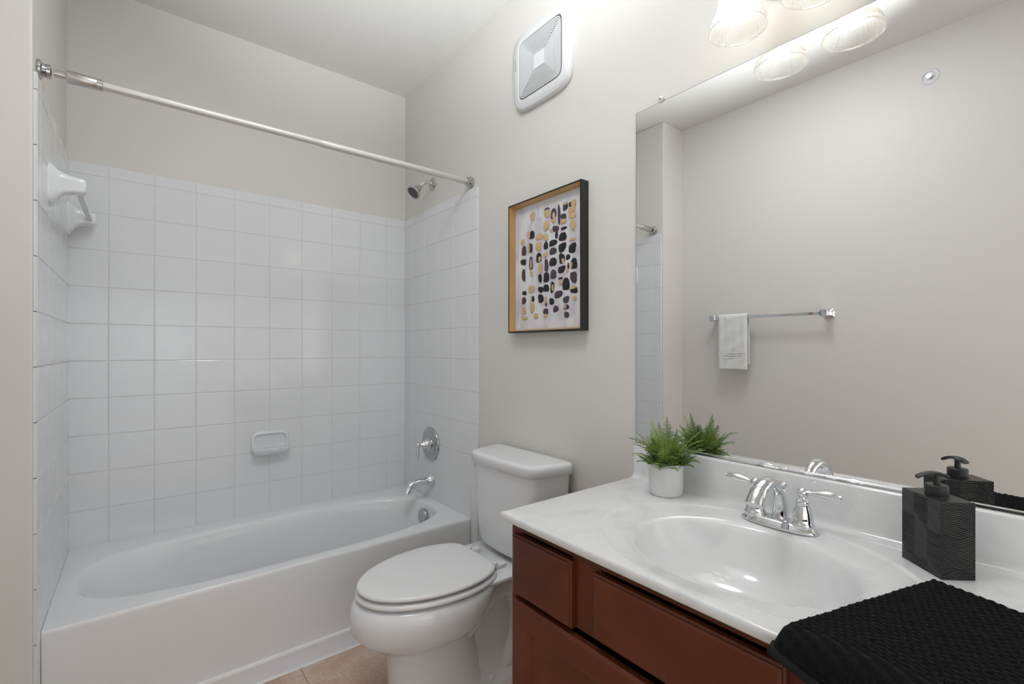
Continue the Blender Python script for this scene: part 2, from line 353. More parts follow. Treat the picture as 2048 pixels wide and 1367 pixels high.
q.lathe([(0.0, 0.002), (0.014, 0.002), (0.016, 0.008), (0.0155, 0.016), (0.019, 0.020), (0.021, 0.034), (0.0265, 0.046), (0.034, 0.053), (0.0405, 0.057), (0.0415, 0.061), (0.040, 0.063), (0.033, 0.063), (0.031, 0.060), (0.0, 0.060)], 48, 0, Mh, False, False)
q.build('spray_head', NICKEL, sh)
q = MB(); q.lathe([(0.0, 0.060), (0.0305, 0.060), (0.030, 0.0625), (0.0, 0.0635)], 40, 0, Mh, False, False)
for ring, n in ((0.025, 22), (0.019, 16), (0.013, 11), (0.007, 6)):
    for i in range(n):
        a = 2 * PI * i / n; q.lathe([(0.0014, 0), (0.0008, 0.002)], 6, 0, Mh @ T(ring * cos(a), ring * sin(a), 0.063))
tag(q.build('nozzle_face', DARKR, sh), 'dark nozzle face')

# ------------------------------------------------------------------ shower valve
va = thing('shower_valve', (XR - TT, 2.290, 0.686), 'round chrome shower valve with a hanging lever above the tub spout', 'shower valve')
RY = R(-90, 'Y')
q = MB(); q.lathe([(0.0, 0), (0.086, 0), (0.0905, 0.003), (0.0905, 0.006), (0.088, 0.009), (0.080, 0.010), (0.077, 0.013), (0.072, 0.0145), (0.045, 0.015), (0.0, 0.015)], 64, 0, RY, False, False)
q.build('escutcheon', CHROMD, va)
q = MB(); q.lathe([(0.0, 0.012), (0.032, 0.012), (0.033, 0.020), (0.030, 0.024), (0.026, 0.026), (0.026, 0.034), (0.022, 0.040), (0.015, 0.052), (0.010, 0.064), (0.0085, 0.070), (0.0, 0.071)], 40, 0, RY, False, False)
q.build('hub', CHROME, va)
q = MB(); q.sphere((-0.077, 0, 0.003), 0.0125)
q.tube([(-0.077, 0, -0.006), (-0.079, 0, -0.02), (-0.080, 0, -0.035), (-0.081, 0, -0.052), (-0.082, 0, -0.066), (-0.083, 0, -0.076), (-0.0835, 0, -0.082)], [0.0045, 0.0055, 0.0075, 0.0085, 0.0080, 0.0062, 0.002], 16)
q.build('lever', CHROME, va)

# ------------------------------------------------------------------ tub spout
sp = thing('tub_spout', (XR - TT, 2.284, 0.491), 'chrome tub spout with a small diverter knob below the valve', 'tub spout')
q = MB(); q.lathe([(0.0, 0), (0.036, 0), (0.0375, 0.004), (0.035, 0.008), (0.030, 0.012), (0.027, 0.022), (0.022, 0.030), (0.0, 0.030)], 40, 0, RY, False, False); q.build('flange', CHROME, sp)
q = MB(); q.tube([(-0.02, 0, 0), (-0.05, 0, 0.0), (-0.085, 0, -0.001), (-0.110, 0, -0.005), (-0.126, 0, -0.014), (-0.137, 0, -0.028), (-0.146, 0, -0.046)],
                 [0.019, 0.0165, 0.0170, 0.0185, 0.0200, 0.0215, 0.0235], 28, up=(0, 1, 0)); q.build('spout', CHROME, sp)
q = MB(); q.lathe([(0.0, 0), (0.005, 0), (0.0035, 0.008), (0.0035, 0.014), (0.0065, 0.019), (0.0065, 0.024), (0.003, 0.028), (0.0, 0.0285)], 20, 0, T(-0.118, 0, 0.008), False, False); q.build('diverter_knob', CHROME, sp)

# ------------------------------------------------------------------ ceramic towel bar on the tub end wall
tb = thing('ceramic_towel_bar', (XL + TT, 2.07, 1.72), 'white ceramic towel bar high on the tiled tub end wall', 'towel bar')
def cer_post(y):
    q = MB(); rg = []
    for d, hz, hy, oz in ((0.0, 0.066, 0.040, 0.0), (0.006, 0.064, 0.038, 0.0), (0.012, 0.056, 0.031, 0.002), (0.022, 0.043, 0.024, 0.004), (0.036, 0.033, 0.021, 0.006), (0.055, 0.028, 0.020, 0.006), (0.080, 0.025, 0.020, 0.006), (0.086, 0.022, 0.017, 0.006), (0.088, 0.016, 0.012, 0.006)):
        rg.append([(d, y + b, oz + a) for a, b, _ in sup(0, 0, hz, hy, 0, 32, 4)])
    q.loft(rg); return q.build('post', PORC, tb, angle=60)
cer_post(0.0); cer_post(0.49)
q = MB(); q.box(0.058, 0.076, 0.015, 0.475, -0.006, 0.012); q.build('bar', TUBM, tb, bevel=0.003)

# ------------------------------------------------------------------ soap dish
sd = thing('soap_dish', (0.521, YB - TT, 0.733), 'white ceramic soap dish set in the tiled back wall', 'soap dish')
q = MB(); NN = 64
def sdr(hw, zt, zb, d, e=5): return [(x, -d, z) for x, z, _ in [(a, (zt + zb) / 2 + b, 0) for a, b, _ in sup(0, 0, hw, (zt - zb) / 2, 0, NN, e)]]
q.loft([sdr(0.086, 0.060, -0.060, 0.0), sdr(0.086, 0.060, -0.060, 0.005), sdr(0.083, 0.057, -0.058, 0.010), sdr(0.080, 0.054, -0.056, 0.012),
        sdr(0.072, 0.046, -0.020, 0.012), sdr(0.068, 0.042, -0.018, 0.003)], True, True)
# projecting tray
def tray(y, z, hw, e=4): return [(a, y, z + b) for a, b, _ in sup(0, 0, hw, 0.012, 0, 40, e)]
def trz(z, hw, d, dd=0.0): return [(a, -0.004 - (b + d) * 1.0, z) for a, b, _ in sup(0, 0, hw, d, 0, NN, 3.4)]
q.loft([trz(-0.056, 0.070, 0.018), trz(-0.048, 0.078, 0.024), trz(-0.034, 0.083, 0.028), trz(-0.022, 0.084, 0.030), trz(-0.018, 0.082, 0.029),
        trz(-0.020, 0.074, 0.026), trz(-0.032, 0.070, 0.023), trz(-0.036, 0.062, 0.018)], True, True)
for k in range(7): q.tube([(-0.045 + k * 0.015, -0.012, -0.035), (-0.045 + k * 0.015, -0.048, -0.035)], 0.0022, 8)
q.build('dish', PORC, sd, angle=50)

# ------------------------------------------------------------------ exhaust fan grille
fan = thing('exhaust_fan', (XR, 1.387, 2.340), 'square white exhaust fan cover high on the wall with a concentric slotted grille', 'exhaust fan')
def sq(h, d, bow=0.0, e=6, n=128, hz=None):
    out = []
    for i in range(n):
        t = 2 * PI * (i + 0.5) / n; c, s_ = cos(t), sin(t); hz_ = hz or h
        r = (abs(c / h) ** e + abs(s_ / hz_) ** e) ** (-1 / e); out.append((-d, r * c, r * s_))
    return out
q = MB(); q.loft([sq(0.168, 0, e=5.0, hz=0.160), sq(0.170, 0.010, e=5.0, hz=0.162), sq(0.166, 0.020, e=5.0, hz=0.158), sq(0.158, 0.025, e=5.2, hz=0.150), sq(0.128, 0.0265, e=9, hz=0.121), sq(0.1255, 0.024, e=10, hz=0.1185), sq(0.1255, 0.020, e=10, hz=0.1185)], True, True)
q.box(-0.024, -0.018, -0.030, 0.030, -0.028, 0.028)
q.build('cover', WPLAS, fan, angle=35, bevel=0)
q = MB()
n = 15; a0, a1 = 0.0335, 0.1235
for k in range(n):
    h0 = a0 + (a1 - a0) * k / n; h1 = h0 + (a1 - a0) / n * 0.52
    e = 9 + (12 * (1 - k / n)); zz = 0.944
    q.loft([sq(h0, 0.0238, e=e, hz=h0 * zz), sq(h0, 0.0258, e=e, hz=h0 * zz), sq(h1, 0.0258, e=e, hz=h1 * zz), sq(h1, 0.0238, e=e, hz=h1 * zz)], False, False)
q.box(-0.0268, -0.018, -0.031, 0.031, -0.029, 0.029)
q.build('grille', WPLAS, fan, smooth=False)
q = MB(); q.loft([sq(0.1255, 0.0240, e=10, hz=0.1185), sq(0.001, 0.0240, e=10, hz=0.001)], False, False)
tag(q.build('slot_backing', GREYV, fan), 'dark gaps behind the slots')
q = MB()
for k in range(7): q.box(-0.0262, -0.0256, 0.146, 0.151, 0.018 + k * 0.0068, 0.0225 + k * 0.0068)
tag(q.build('maker_mark', GREYT, fan), 'tiny grey vertical lettering')

# ------------------------------------------------------------------ framed artwork
FY0, FY1, FZ0, FZ1 = 1.150, 1.568, 1.268, 1.800
pic = thing('framed_artwork', (XR, (FY0 + FY1) / 2, FZ0), 'black and gold shadow box frame holding an abstract of black, plum and gold dabs', 'framed picture')
fw_, fh = (FY1 - FY0) / 2, FZ1 - FZ0; D = 0.038
q = MB()
q.box(-D, 0, -fw_, -fw_ + 0.006, 0, fh); q.box(-D, 0, fw_ - 0.006, fw_, 0, fh); q.box(-D, 0, -fw_ + 0.006, fw_ - 0.006, 0, 0.006); q.box(-D, 0, -fw_ + 0.006, fw_ - 0.006, fh - 0.006, fh)
q.box(-0.006, -0.0005, -fw_ + 0.006, fw_ - 0.006, 0.006, fh - 0.006)
q.build('frame', BLKF, pic, smooth=False, bevel=0.0008)
q = MB()
o_, i_ = 0.0062, 0.014
def rr(ins, x): return [(x, -fw_ + ins, ins), (x, fw_ - ins, ins), (x, fw_ - ins, fh - ins), (x, -fw_ + ins, fh - ins)]
q.loft([rr(o_, -D + 0.001), rr(i_, -0.009)], False, False); q.build('gold_lip', GOLD, pic, smooth=False)
q = MB(); q.box(-0.0085, -0.0062, -fw_ + i_ - 0.003, fw_ - i_ + 0.003, i_ - 0.003, fh - i_ + 0.003)
DABS = '''222,580,28,45,g 232,650,38,70,p 228,740,40,50,k 230,845,25,105,p 236,988,30,36,k 232,1050,30,60,p 234,1130,34,55,g 240,1188,45,26,g 302,372,38,62,g
306,352,22,30,k 296,522,36,68,k 272,520,22,64,g 287,625,28,75,p 272,625,14,80,g 289,750,26,115,p 290,755,12,80,g 292,830,24,45,g 294,955,48,66,g 305,1035,22,40,k 300,1105,30,90,g
330,1172,40,40,g 355,535,50,50,g 350,615,45,75,g 352,705,44,70,k 360,715,20,40,g 365,790,28,90,g 362,868,26,70,k 366,960,38,48,k 367,1032,46,66,k 418,350,42,70,g 418,315,34,30,p
415,445,42,80,g 407,540,36,60,g 408,608,34,55,k 403,680,34,38,g 412,765,30,95,p 412,862,48,75,k 410,948,42,62,k 408,1040,20,50,g 410,1080,16,30,p 408,1135,38,50,p 405,1172,30,30,g
470,350,40,85,p 473,365,20,58,g 470,408,30,30,g 487,470,50,44,p 452,485,22,30,g 465,585,58,52,k 465,650,50,60,p 465,738,52,72,k 468,838,42,80,p 460,940,26,95,k 464,945,14,55,g
455,1055,40,50,k 514,358,20,150,p 494,520,22,55,k 508,998,60,60,p 488,1115,40,55,p 525,870,30,22,k 527,900,26,40,g 565,295,38,58,p 566,266,36,24,g 550,375,42,55,p 550,410,46,42,g
552,467,44,24,k 543,535,66,60,k 540,620,58,72,k 537,710,46,80,k 547,730,20,42,g 535,797,58,56,k 571,915,50,110,k 571,1040,48,52,p 573,1100,40,42,p 565,1100,18,28,g 576,1162,40,46,p
586,698,30,44,k 588,770,14,55,p 583,805,14,30,g 610,272,34,40,p 632,262,34,58,g 618,315,60,46,g 622,362,54,50,g 625,440,42,80,g 622,555,46,26,g 622,625,60,75,k 634,750,48,92,k
614,765,18,48,g 631,860,52,92,p 635,965,54,50,k 628,942,36,30,g 642,1028,24,38,g'''
CT, CB = (170, 320, 690, 150), (170, 1268, 690, 1255)
def dab_uv(px, py):       # place in the picture's own plane (s across, t down), perspective of the source undone
    import math as m
    X = 990 + px / 4.02; Y = 340 + py / 4.02
    u = (X - 1024) / 944.13; yaw = math.radians(38.41)
    dx = sin(yaw) + u * cos(yaw); dy = cos(yaw) - u * sin(yaw); t = (XR - 0.010) / dx
    return t * dy - (FY0 + FY1) / 2, H - (Y - 698.03) / 944.13 * t - FZ0
random.seed(11); qd = {'k': 1, 'p': 2, 'g': 3, 'l': 4}; qa = q
def blob(mi, y, z, hy, hz, x, th):
    n = 20; ph = random.uniform(0, 9); pts = []
    for i in range(n):
        a = 2 * PI * i / n; c, s_ = cos(a), sin(a); r = (abs(c) ** 3 + abs(s_) ** 3) ** (-1 / 3)
        r *= 1 + 0.10 * sin(2 * a + ph) + 0.07 * sin(3 * a + ph * 2) + random.uniform(-0.05, 0.05)
        pts.append((y + hy * r * c, z + hz * r * s_))
    x -= random.uniform(0, 0.0005)
    qa.loft([[(x, a, b) for a, b in pts], [(x - th, a, b) for a, b in pts], [(x - th * 1.2, y + (a - y) * 0.93, z + (b - z) * 0.93) for a, b in pts]], False, True, mi)
for d in DABS.split():
    a = d.split(','); px, py, ww, hh = map(float, a[:4])
    y, z = dab_uv(px, py); ya, _ = dab_uv(px - ww / 2, py); yb, _ = dab_uv(px + ww / 2, py); _, za = dab_uv(px, py - hh / 2); _, zb = dab_uv(px, py + hh / 2)
    lay = {'k': 0.0, 'p': 0.0, 'g': 0.0006}[a[4]]
    blob(qd[a[4]], y, z, abs(ya - yb) / 2, abs(za - zb) / 2, -0.0085 - lay, 0.0016)
for i in range(34):
    px = random.choice((228, 290, 350, 380, 415, 470, 510, 545, 625, 650)); py = random.uniform(330, 1180)
    y, z = dab_uv(px + random.uniform(-12, 12), py); blob(qd['l'], y, z, random.uniform(0.008, 0.018), random.uniform(0.012, 0.035), -0.0085, 0.0002)
qa.build('artwork', [CANV, INKK, INKP, INKG, INKL], pic, angle=50)

# ------------------------------------------------------------------ wall mirror
MY0, MY1, MZ0, MZ1 = -0.02, 0.942, 0.903, 1.957
mir = thing('wall_mirror', (XR, (MY0 + MY1) / 2, MZ0), 'large frameless mirror standing on the vanity backsplash', 'mirror')
hw = (MY1 - MY0) / 2; mh = MZ1 - MZ0
q = MB(); q.box(-0.0055, -0.0005, -hw, hw, 0, mh, 1); q.add([(-0.00555, -hw + 0.0012, 0.0), (-0.00555, hw - 0.0012, 0.0), (-0.00555, hw - 0.0012, mh - 0.0012), (-0.00555, -hw + 0.0012, mh - 0.0012)], [(0, 1, 2, 3)], 0)
q.build('glass', [MIRR, MEDGE], mir, smooth=False)
q = MB(); q.box(-0.0105, -0.0075, -hw, hw, -0.003, 0.0035); q.box(-0.0105, -0.0002, -hw, hw, -0.0035, -0.0005)
q.build('bottom_channel', ALU, mir, smooth=False, bevel=0.0008)
for yy in (0.848, 0.10):
    q = MB(); yl = yy - (MY0 + MY1) / 2
    q.lathe([(0.0, 0), (0.009, 0), (0.0095, 0.003), (0.0095, 0.009), (0.006, 0.011), (0, 0.011)], 20, 0, T(0, yl, mh + 0.006) @ RY, False, False)
    q.lathe([(0.0, 0), (0.004, 0), (0.0035, 0.003), (0, 0.004)], 12, 1, T(-0.011, yl, mh + 0.009) @ RY, False, False)
    tag(q.build('clip', [CLEARP, CHROME], mir), 'clear plastic mirror clip')

# ------------------------------------------------------------------ vanity light (two lamps)
LX, LYS, LZ = 1.1347, (0.555, 0.388), 1.972
vl = thing('vanity_light', (XR, 0.4715, 2.13), 'chrome two lamp wall light with ribbed bell shades above the mirror', 'wall light')
q = MB(); rg = []
for d, a, b in ((0, 0.080, 0.056), (0.006, 0.082, 0.058), (0.012, 0.078, 0.054), (0.018, 0.068, 0.046), (0.026, 0.050, 0.034), (0.030, 0.028, 0.020)):
    rg.append([(-d, p[0], p[1]) for p in sup(0, 0, a, b, 0, 48, 2.2)])
q.loft(rg); q.build('backplate', CHROME, vl, angle=50)
for y in LYS:
    yl = y - 0.4715; xl = LX - XR; zr = LZ - 2.13
    q = MB(); q.tube([(-0.022, yl * 0.35, 0.0), (-0.05, yl * 0.55, 0.012), (-0.08, yl * 0.8, 0.020), (-0.11, yl * 0.95, 0.014), (xl, yl, 0.0), (xl, yl, -0.02)], 0.0065, 14)
    q.lathe([(0.0, 0.005), (0.012, 0.0), (0.022, -0.006), (0.024, -0.030), (0.030, -0.034), (0.030, -0.038), (0.0, -0.038)], 32, 0, T(xl, yl, -0.002), False, False)
    q.build('arm', CHROME, vl)
    q = MB(); pr = [(0.031, 0.120), (0.0365, 0.112), (0.039, 0.095), (0.0405, 0.075), (0.0435, 0.055), (0.0500, 0.036), (0.0580, 0.022), (0.0635, 0.010), (0.0655, 0.002), (0.0655, -0.002), (0.0640, -0.0035)]
    inn = [(r - 0.003, z) for r, z in reversed(pr[:-1])]
    q.lathe(pr[:8], 144, 0, T(xl, yl, zr), False, False, rib=0.0016, ribs=36)
    q.lathe(pr[8:] + inn[:2], 144, 0, T(xl, yl, zr), False, False)
    q.lathe(inn, 96, 0, T(xl, yl, zr), False, False)
    q.build('lamp_shade', SHADE, vl, angle=60)
    q = MB(); q.lathe([(0.0, 0.026), (0.012, 0.027), (0.022, 0.032), (0.026, 0.042), (0.026, 0.060), (0.022, 0.078), (0.014, 0.092), (0.013, 0.108), (0, 0.108)], 28, 0, T(xl, yl, zr), False, False)
    tag(q.build('bulb', BULBM, vl), 'glowing warm bulb')
# added ceiling fill light out of view, put in to brighten the room
cl = thing('ceiling_fill', (0.42, 0.95, ZC), 'added round opal ceiling fill light above the middle of the room', 'ceiling fill light')
q = MB(); q.lathe([(0.0, 0), (0.175, 0), (0.18, -0.012), (0.175, -0.022), (0, -0.022)], 48, 0, None, False, False); q.build('base', WPLAS, cl)
q = MB(); q.lathe([(0.168, -0.0225), (0.165, -0.045), (0.145, -0.068), (0.10, -0.085), (0.05, -0.093), (0.0, -0.095)], 48, 0, None, True, False); q.build('diffuser', DOMEM, cl)

# ------------------------------------------------------------------ toilet
TY = 1.445
toi = thing('toilet', (XR, TY, 0), 'white two piece toilet with the lid down between tub and vanity', 'toilet')
# local frame: x = -distance from the wall, y = sideways
def egg(cx, lf, L_, cut, hw, z, n=96):
    """seat outline: ellipse whose back is cut straight at distance cut behind cx"""
    out = []
    for i in range(n):
        t = 2 * PI * i / n; c, s_ = cos(t), sin(t); a = lf if c < 0 else L_
        r = ((c / a) ** 2 + (s_ / hw) ** 2) ** -0.5
        if c > 0.02: r = (r ** -16 + (cut / c) ** -16) ** (-1 / 16)
        out.append((cx + r * c, r * s_, z))
    return out
def oval(cx, lf, lb, hw, z, n=64, ef=2.1, eb=2.8):
    """egg outline: front length lf (towards -x), back length lb"""
    out = []
    for i in range(n):
        t = 2 * PI * i / n; c, s_ = cos(t), sin(t)
        if c < 0: r = (abs(c / lf) ** ef + abs(s_ / hw) ** ef) ** (-1 / ef)
        else: r = (abs(c / lb) ** eb + abs(s_ / hw) ** eb) ** (-1 / eb)
        out.append((cx + r * c, r * s_, z))
    return out
q = MB()
C0 = -0.44
q.loft([oval(-0.40, 0.225, 0.16, 0.116, 0.0, ef=2.8), oval(-0.40, 0.226, 0.16, 0.117, 0.012, ef=2.8), oval(-0.40, 0.220, 0.15, 0.106, 0.030, ef=2.6), oval(-0.42, 0.198, 0.13, 0.098, 0.09, ef=2.5, eb=2.4),
        oval(-0.43, 0.194, 0.12, 0.100, 0.170, ef=2.4, eb=2.2), oval(-0.44, 0.198, 0.12, 0.106, 0.222, ef=2.3, eb=2.1), oval(-0.45, 0.212, 0.13, 0.122, 0.250, ef=2.2, eb=2.0),
        oval(-0.455, 0.240, 0.14, 0.146, 0.268, ef=2.15, eb=2.0), oval(-0.455, 0.267, 0.16, 0.166, 0.288, eb=2.0), oval(-0.455, 0.284, 0.18, 0.179, 0.312, eb=2.0), oval(-0.45, 0.294, 0.19, 0.186, 0.338, eb=2.0), oval(-0.445, 0.300, 0.20, 0.188, 0.362, eb=2.0),
        oval(C0, 0.298, 0.20, 0.186, 0.382, eb=2.1), oval(C0, 0.291, 0.20, 0.181, 0.395, eb=2.3), oval(C0, 0.280, 0.18, 0.173, 0.4035, eb=2.6), oval(C0, 0.22, 0.14, 0.13, 0.4040)], True, True)
# rear deck that carries the tank
def deck(z, hw, x0_, x1_, e=5): return [(a, b, z) for a, b, _ in sup((x0_ + x1_) / 2, 0, (x1_ - x0_) / 2, hw, 0, 48, e)]
q.loft([deck(0.335, 0.060, -0.36, -0.10), deck(0.358, 0.085, -0.37, -0.065), deck(0.378, 0.120, -0.38, -0.040), deck(0.392, 0.146, -0.39, -0.028), deck(0.402, 0.158, -0.39, -0.025), deck(0.410, 0.160, -0.39, -0.025), deck(0.414, 0.155, -0.38, -0.03)], True, True)
# trapway rising behind the bowl and dropping to the floor
tw = [(-0.48, 0, 0.16), (-0.45, 0, 0.175), (-0.39, 0, 0.215), (-0.32, 0, 0.275), (-0.255, 0, 0.32), (-0.19, 0, 0.325), (-0.135, 0, 0.285), (-0.115, 0, 0.21), (-0.135, 0, 0.13), (-0.18, 0, 0.07), (-0.25, 0, 0.03)]
def cat_spline(p, k=4):
    P = [Vector(a) for a in p]; out = []
    for i in range(len(P) - 1):
        a, b, c, d = P[max(i - 1, 0)], P[i], P[i + 1], P[min(i + 2, len(P) - 1)]
        for j in range(k):
            t = j / k; out.append(0.5 * ((2 * b) + (c - a) * t + (2 * a - 5 * b + 4 * c - d) * t * t + (3 * b - a - 3 * c + d) * t ** 3))
    return out + [P[-1]]
q.loft([[(a, b, z) for a, b, _ in sup(xc_, 0, lx, ly, 0, 40, 4)] for xc_, lx, ly, z in ((-0.27, 0.15, 0.080, 0.05), (-0.27, 0.15, 0.060, 0.12), (-0.27, 0.15, 0.050, 0.20), (-0.26, 0.14, 0.048, 0.28), (-0.25, 0.12, 0.045, 0.34))], True, True)
q.tube(cat_spline(tw), [0.018 + 0.034 * min(1, i_ / 9) for i_ in range(4 * (len(tw) - 1) + 1)], 24, up=(0, 1, 0), flat=1.85)
# foot flange
q.loft([[(a, b, z) for a, b, _ in sup(-0.31, 0, lx, ly, 0, 48, 4)] for lx, ly, z in ((0.235, 0.118, 0.0), (0.235, 0.118, 0.018), (0.230, 0.112, 0.030), (0.222, 0.098, 0.048), (0.215, 0.080, 0.075), (0.20, 0.066, 0.105), (0.17, 0.05, 0.12))], True, True)
q.build('bowl', PORC, toi, angle=70)
for sgn in (-1, 1):
    q = MB(); q.lathe([(0.0125, 0.0), (0.0125, 0.012), (0.0105, 0.020), (0.006, 0.025), (0.0, 0.026)], 20, 0, T(-0.285, sgn * 0.094, 0.030), True, False); q.build('bolt_cap', SEATM, toi)
def sr(ins, z): return egg(C0, 0.287 - ins, 0.225 - ins, 0.172 - ins, 0.184 - ins, z)
q = MB(); q.loft([sr(0.022, 0.4090), sr(0.007, 0.4100), sr(0.001, 0.4145), sr(0.0, 0.4185), sr(0.003, 0.4245), sr(0.010, 0.4280), sr(0.020, 0.4290), sr(0.05, 0.4290)], True, True); q.build('seat', SEATM, toi, angle=70)
def lidring(ins, z): return egg(C0, 0.283 - ins, 0.219 - ins, 0.166 - ins, 0.179 - ins, z)
q = MB(); q.loft([lidring(0.018, 0.4350), lidring(0.005, 0.4355), lidring(0.001, 0.4385), lidring(0.0, 0.4425), lidring(0.002, 0.4465), lidring(0.006, 0.4492), lidring(0.012, 0.4503), lidring(0.05, 0.4515), lidring(0.10, 0.4522), lidring(0.14, 0.4525)], True, True); q.build('lid', SEATM, toi, angle=70)
for sgn in (-1, 1):
    q = MB(); q.lathe([(0.0, -0.015), (0.009, -0.015), (0.0105, -0.012), (0.0105, 0.012), (0.009, 0.015), (0.0, 0.015)], 20, 0, T(-0.264, sgn * 0.083, 0.433) @ R(90, 'X'), False, False)
    q.box(-0.262, -0.215, sgn * 0.083 - 0.012, sgn * 0.083 + 0.012, 0.414, 0.428); q.build('hinge', SEATM, toi, bevel=0.001)
# tank
def tank_ring(z, hb, hf, xb, xf, n=64):
    """plan: back half width hb at xb, front half width hf, bowed front at xf"""
    pts = []
    e = 8
    for i in range(n):
        t = 2 * PI * i / n; c, s_ = cos(t), sin(t); r = (abs(c) ** e + abs(s_) ** e) ** (-1 / e); a, b = r * c, r * s_
        x = (xb + xf) / 2 + a * (xb - xf) / 2; k = (1 - a) / 2
        y = b * (hb + (hf - hb) * k ** 1.3) - 0.018; x -= 0.010 * k * (1 - b * b)
        pts.append((x, y, z))
    return pts
q = MB(); q.loft([tank_ring(0.428, 0.160, 0.130, -0.028, -0.172), tank_ring(0.438, 0.182, 0.150, -0.024, -0.183), tank_ring(0.46, 0.196, 0.160, -0.022, -0.186), tank_ring(0.60, 0.212, 0.173, -0.020, -0.190), tank_ring(0.757, 0.224, 0.182, -0.018, -0.194)], True, True); q.build('tank', PORC, toi, angle=60)
q = MB(); q.loft([tank_ring(0.748, 0.228, 0.186, -0.014, -0.199), tank_ring(0.751, 0.234, 0.190, -0.012, -0.203), tank_ring(0.778, 0.236, 0.192, -0.012, -0.205), tank_ring(0.787, 0.234, 0.190, -0.014, -0.203), tank_ring(0.7905, 0.227, 0.184, -0.020, -0.196), tank_ring(0.7915, 0.205, 0.168, -0.035, -0.181), tank_ring(0.792, 0.10, 0.09, -0.06, -0.14)], True, True); q.build('tank_lid', PORC, toi, angle=70)
q = MB(); q.lathe([(0.0, 0), (0.011, 0), (0.011, 0.004), (0.006, 0.008), (0.006, 0.014), (0.0, 0.014)], 20, 0, T(-0.138, 0.172, 0.722) @ R(-90, 'X'), False, False)
q.tube([(-0.134, 0.187, 0.722), (-0.148, 0.187, 0.721), (-0.162, 0.186, 0.719), (-0.170, 0.186, 0.718)], [0.0055, 0.0065, 0.0075, 0.005], 12, flat=1.3); tag(q.build('flush_lever', CHROME, toi), 'chrome flush lever')

# ------------------------------------------------------------------ vanity cabinet
CX0, CY0, CY1 = 0.735, 0.02, 0.925
van = thing('vanity_cabinet', (XR, 0.4725, 0), 'cherry brown vanity cabinet under the white countertop', 'vanity cabinet')
Mv = W(van); q = MB(); zt_ = ZT - 0.021
q.box(CX0 + 0.07, XR - 0.002, CY0 + 0.002, CY1 - 0.002, 0.0, 0.10, 0, Mv)
q.box(CX0 + 0.018, XR - 0.002, CY0, CY0 + 0.016, 0.10, zt_, 0, Mv); q.box(CX0 + 0.018, XR - 0.002, CY1 - 0.016, CY1, 0.10, zt_, 0, Mv)
q.box(CX0 + 0.018, XR - 0.002, CY0 + 0.016, CY1 - 0.016, 0.10, 0.116, 0, Mv); q.box(XR - 0.014, XR - 0.002, CY0 + 0.016, CY1 - 0.016, 0.116, zt_, 0, Mv)
q.build('carcass', WOOD, van, smooth=False)
q = MB()
for a, b, c, d in ((CY0, CY1, zt_ - 0.020, zt_), (CY0, CY1, 0.10, 0.145), (CY0, CY0 + 0.04, 0.145, zt_ - 0.020), (CY1 - 0.04, CY1, 0.145, zt_ - 0.020), (0.637, 0.717, 0.617, zt_ - 0.020), (0.225, 0.294, 0.617, zt_ - 0.020), (CY0 + 0.04, CY1 - 0.04, 0.606, 0.617), (0.45, 0.49, 0.145, 0.606)):
    q.box(CX0, CX0 + 0.018, a, b, c, d, 0, Mv)
q.build('face_frame', WOOD, van, smooth=False, bevel=0.0007)
def slab_front(name, y0_, y1_, z0_, z1_, part=True):
    q = MB(); x = CX0
    def r_(ins, d): return [(x - d, y0_ + ins, z0_ + ins), (x - d, y1_ - ins, z0_ + ins), (x - d, y1_ - ins, z1_ - ins), (x - d, y0_ + ins, z1_ - ins)]
    q.loft([r_(0, 0), r_(0, 0.011), r_(0.0035, 0.013), r_(0.0045, 0.0165), r_(0.0085, 0.019)], True, True, 0, Mv)
    return q.build(name, WOOD, van, smooth=False, bevel=0.0006, bseg=2)
slab_front('drawer', 0.708, 0.905, 0.604, 0.749)
slab_front('false_drawer_front', 0.284, 0.647, 0.616, 0.748)
slab_front('drawer', 0.038, 0.235, 0.604, 0.749)
def door(y0_, y1_, z0_, z1_):
    q = MB(); x = CX0; fwid = 0.055
    def r_(ins, d): return [(x - d, y0_ + ins, z0_ + ins), (x - d, y1_ - ins, z0_ + ins), (x - d, y1_ - ins, z1_ - ins), (x - d, y0_ + ins, z1_ - ins)]
    q.loft([r_(0, 0), r_(0, 0.014), r_(0.003, 0.017), r_(0.006, 0.019), r_(fwid, 0.019), r_(fwid + 0.002, 0.0165), r_(fwid + 0.007, 0.0145), r_(fwid + 0.009, 0.011)], True, False, 0, Mv)
    d = q.build('door', WOOD, van, smooth=False, bevel=0.0006)
    q = MB(); q.add([tuple(p) for p in r_(fwid + 0.009, 0.011)], [(0, 1, 2, 3)], 0, Mv); q.build('door_panel', WOOD, d, smooth=False)
door(0.477, 0.905, 0.125, 0.594); door(0.038, 0.466, 0.125, 0.594)

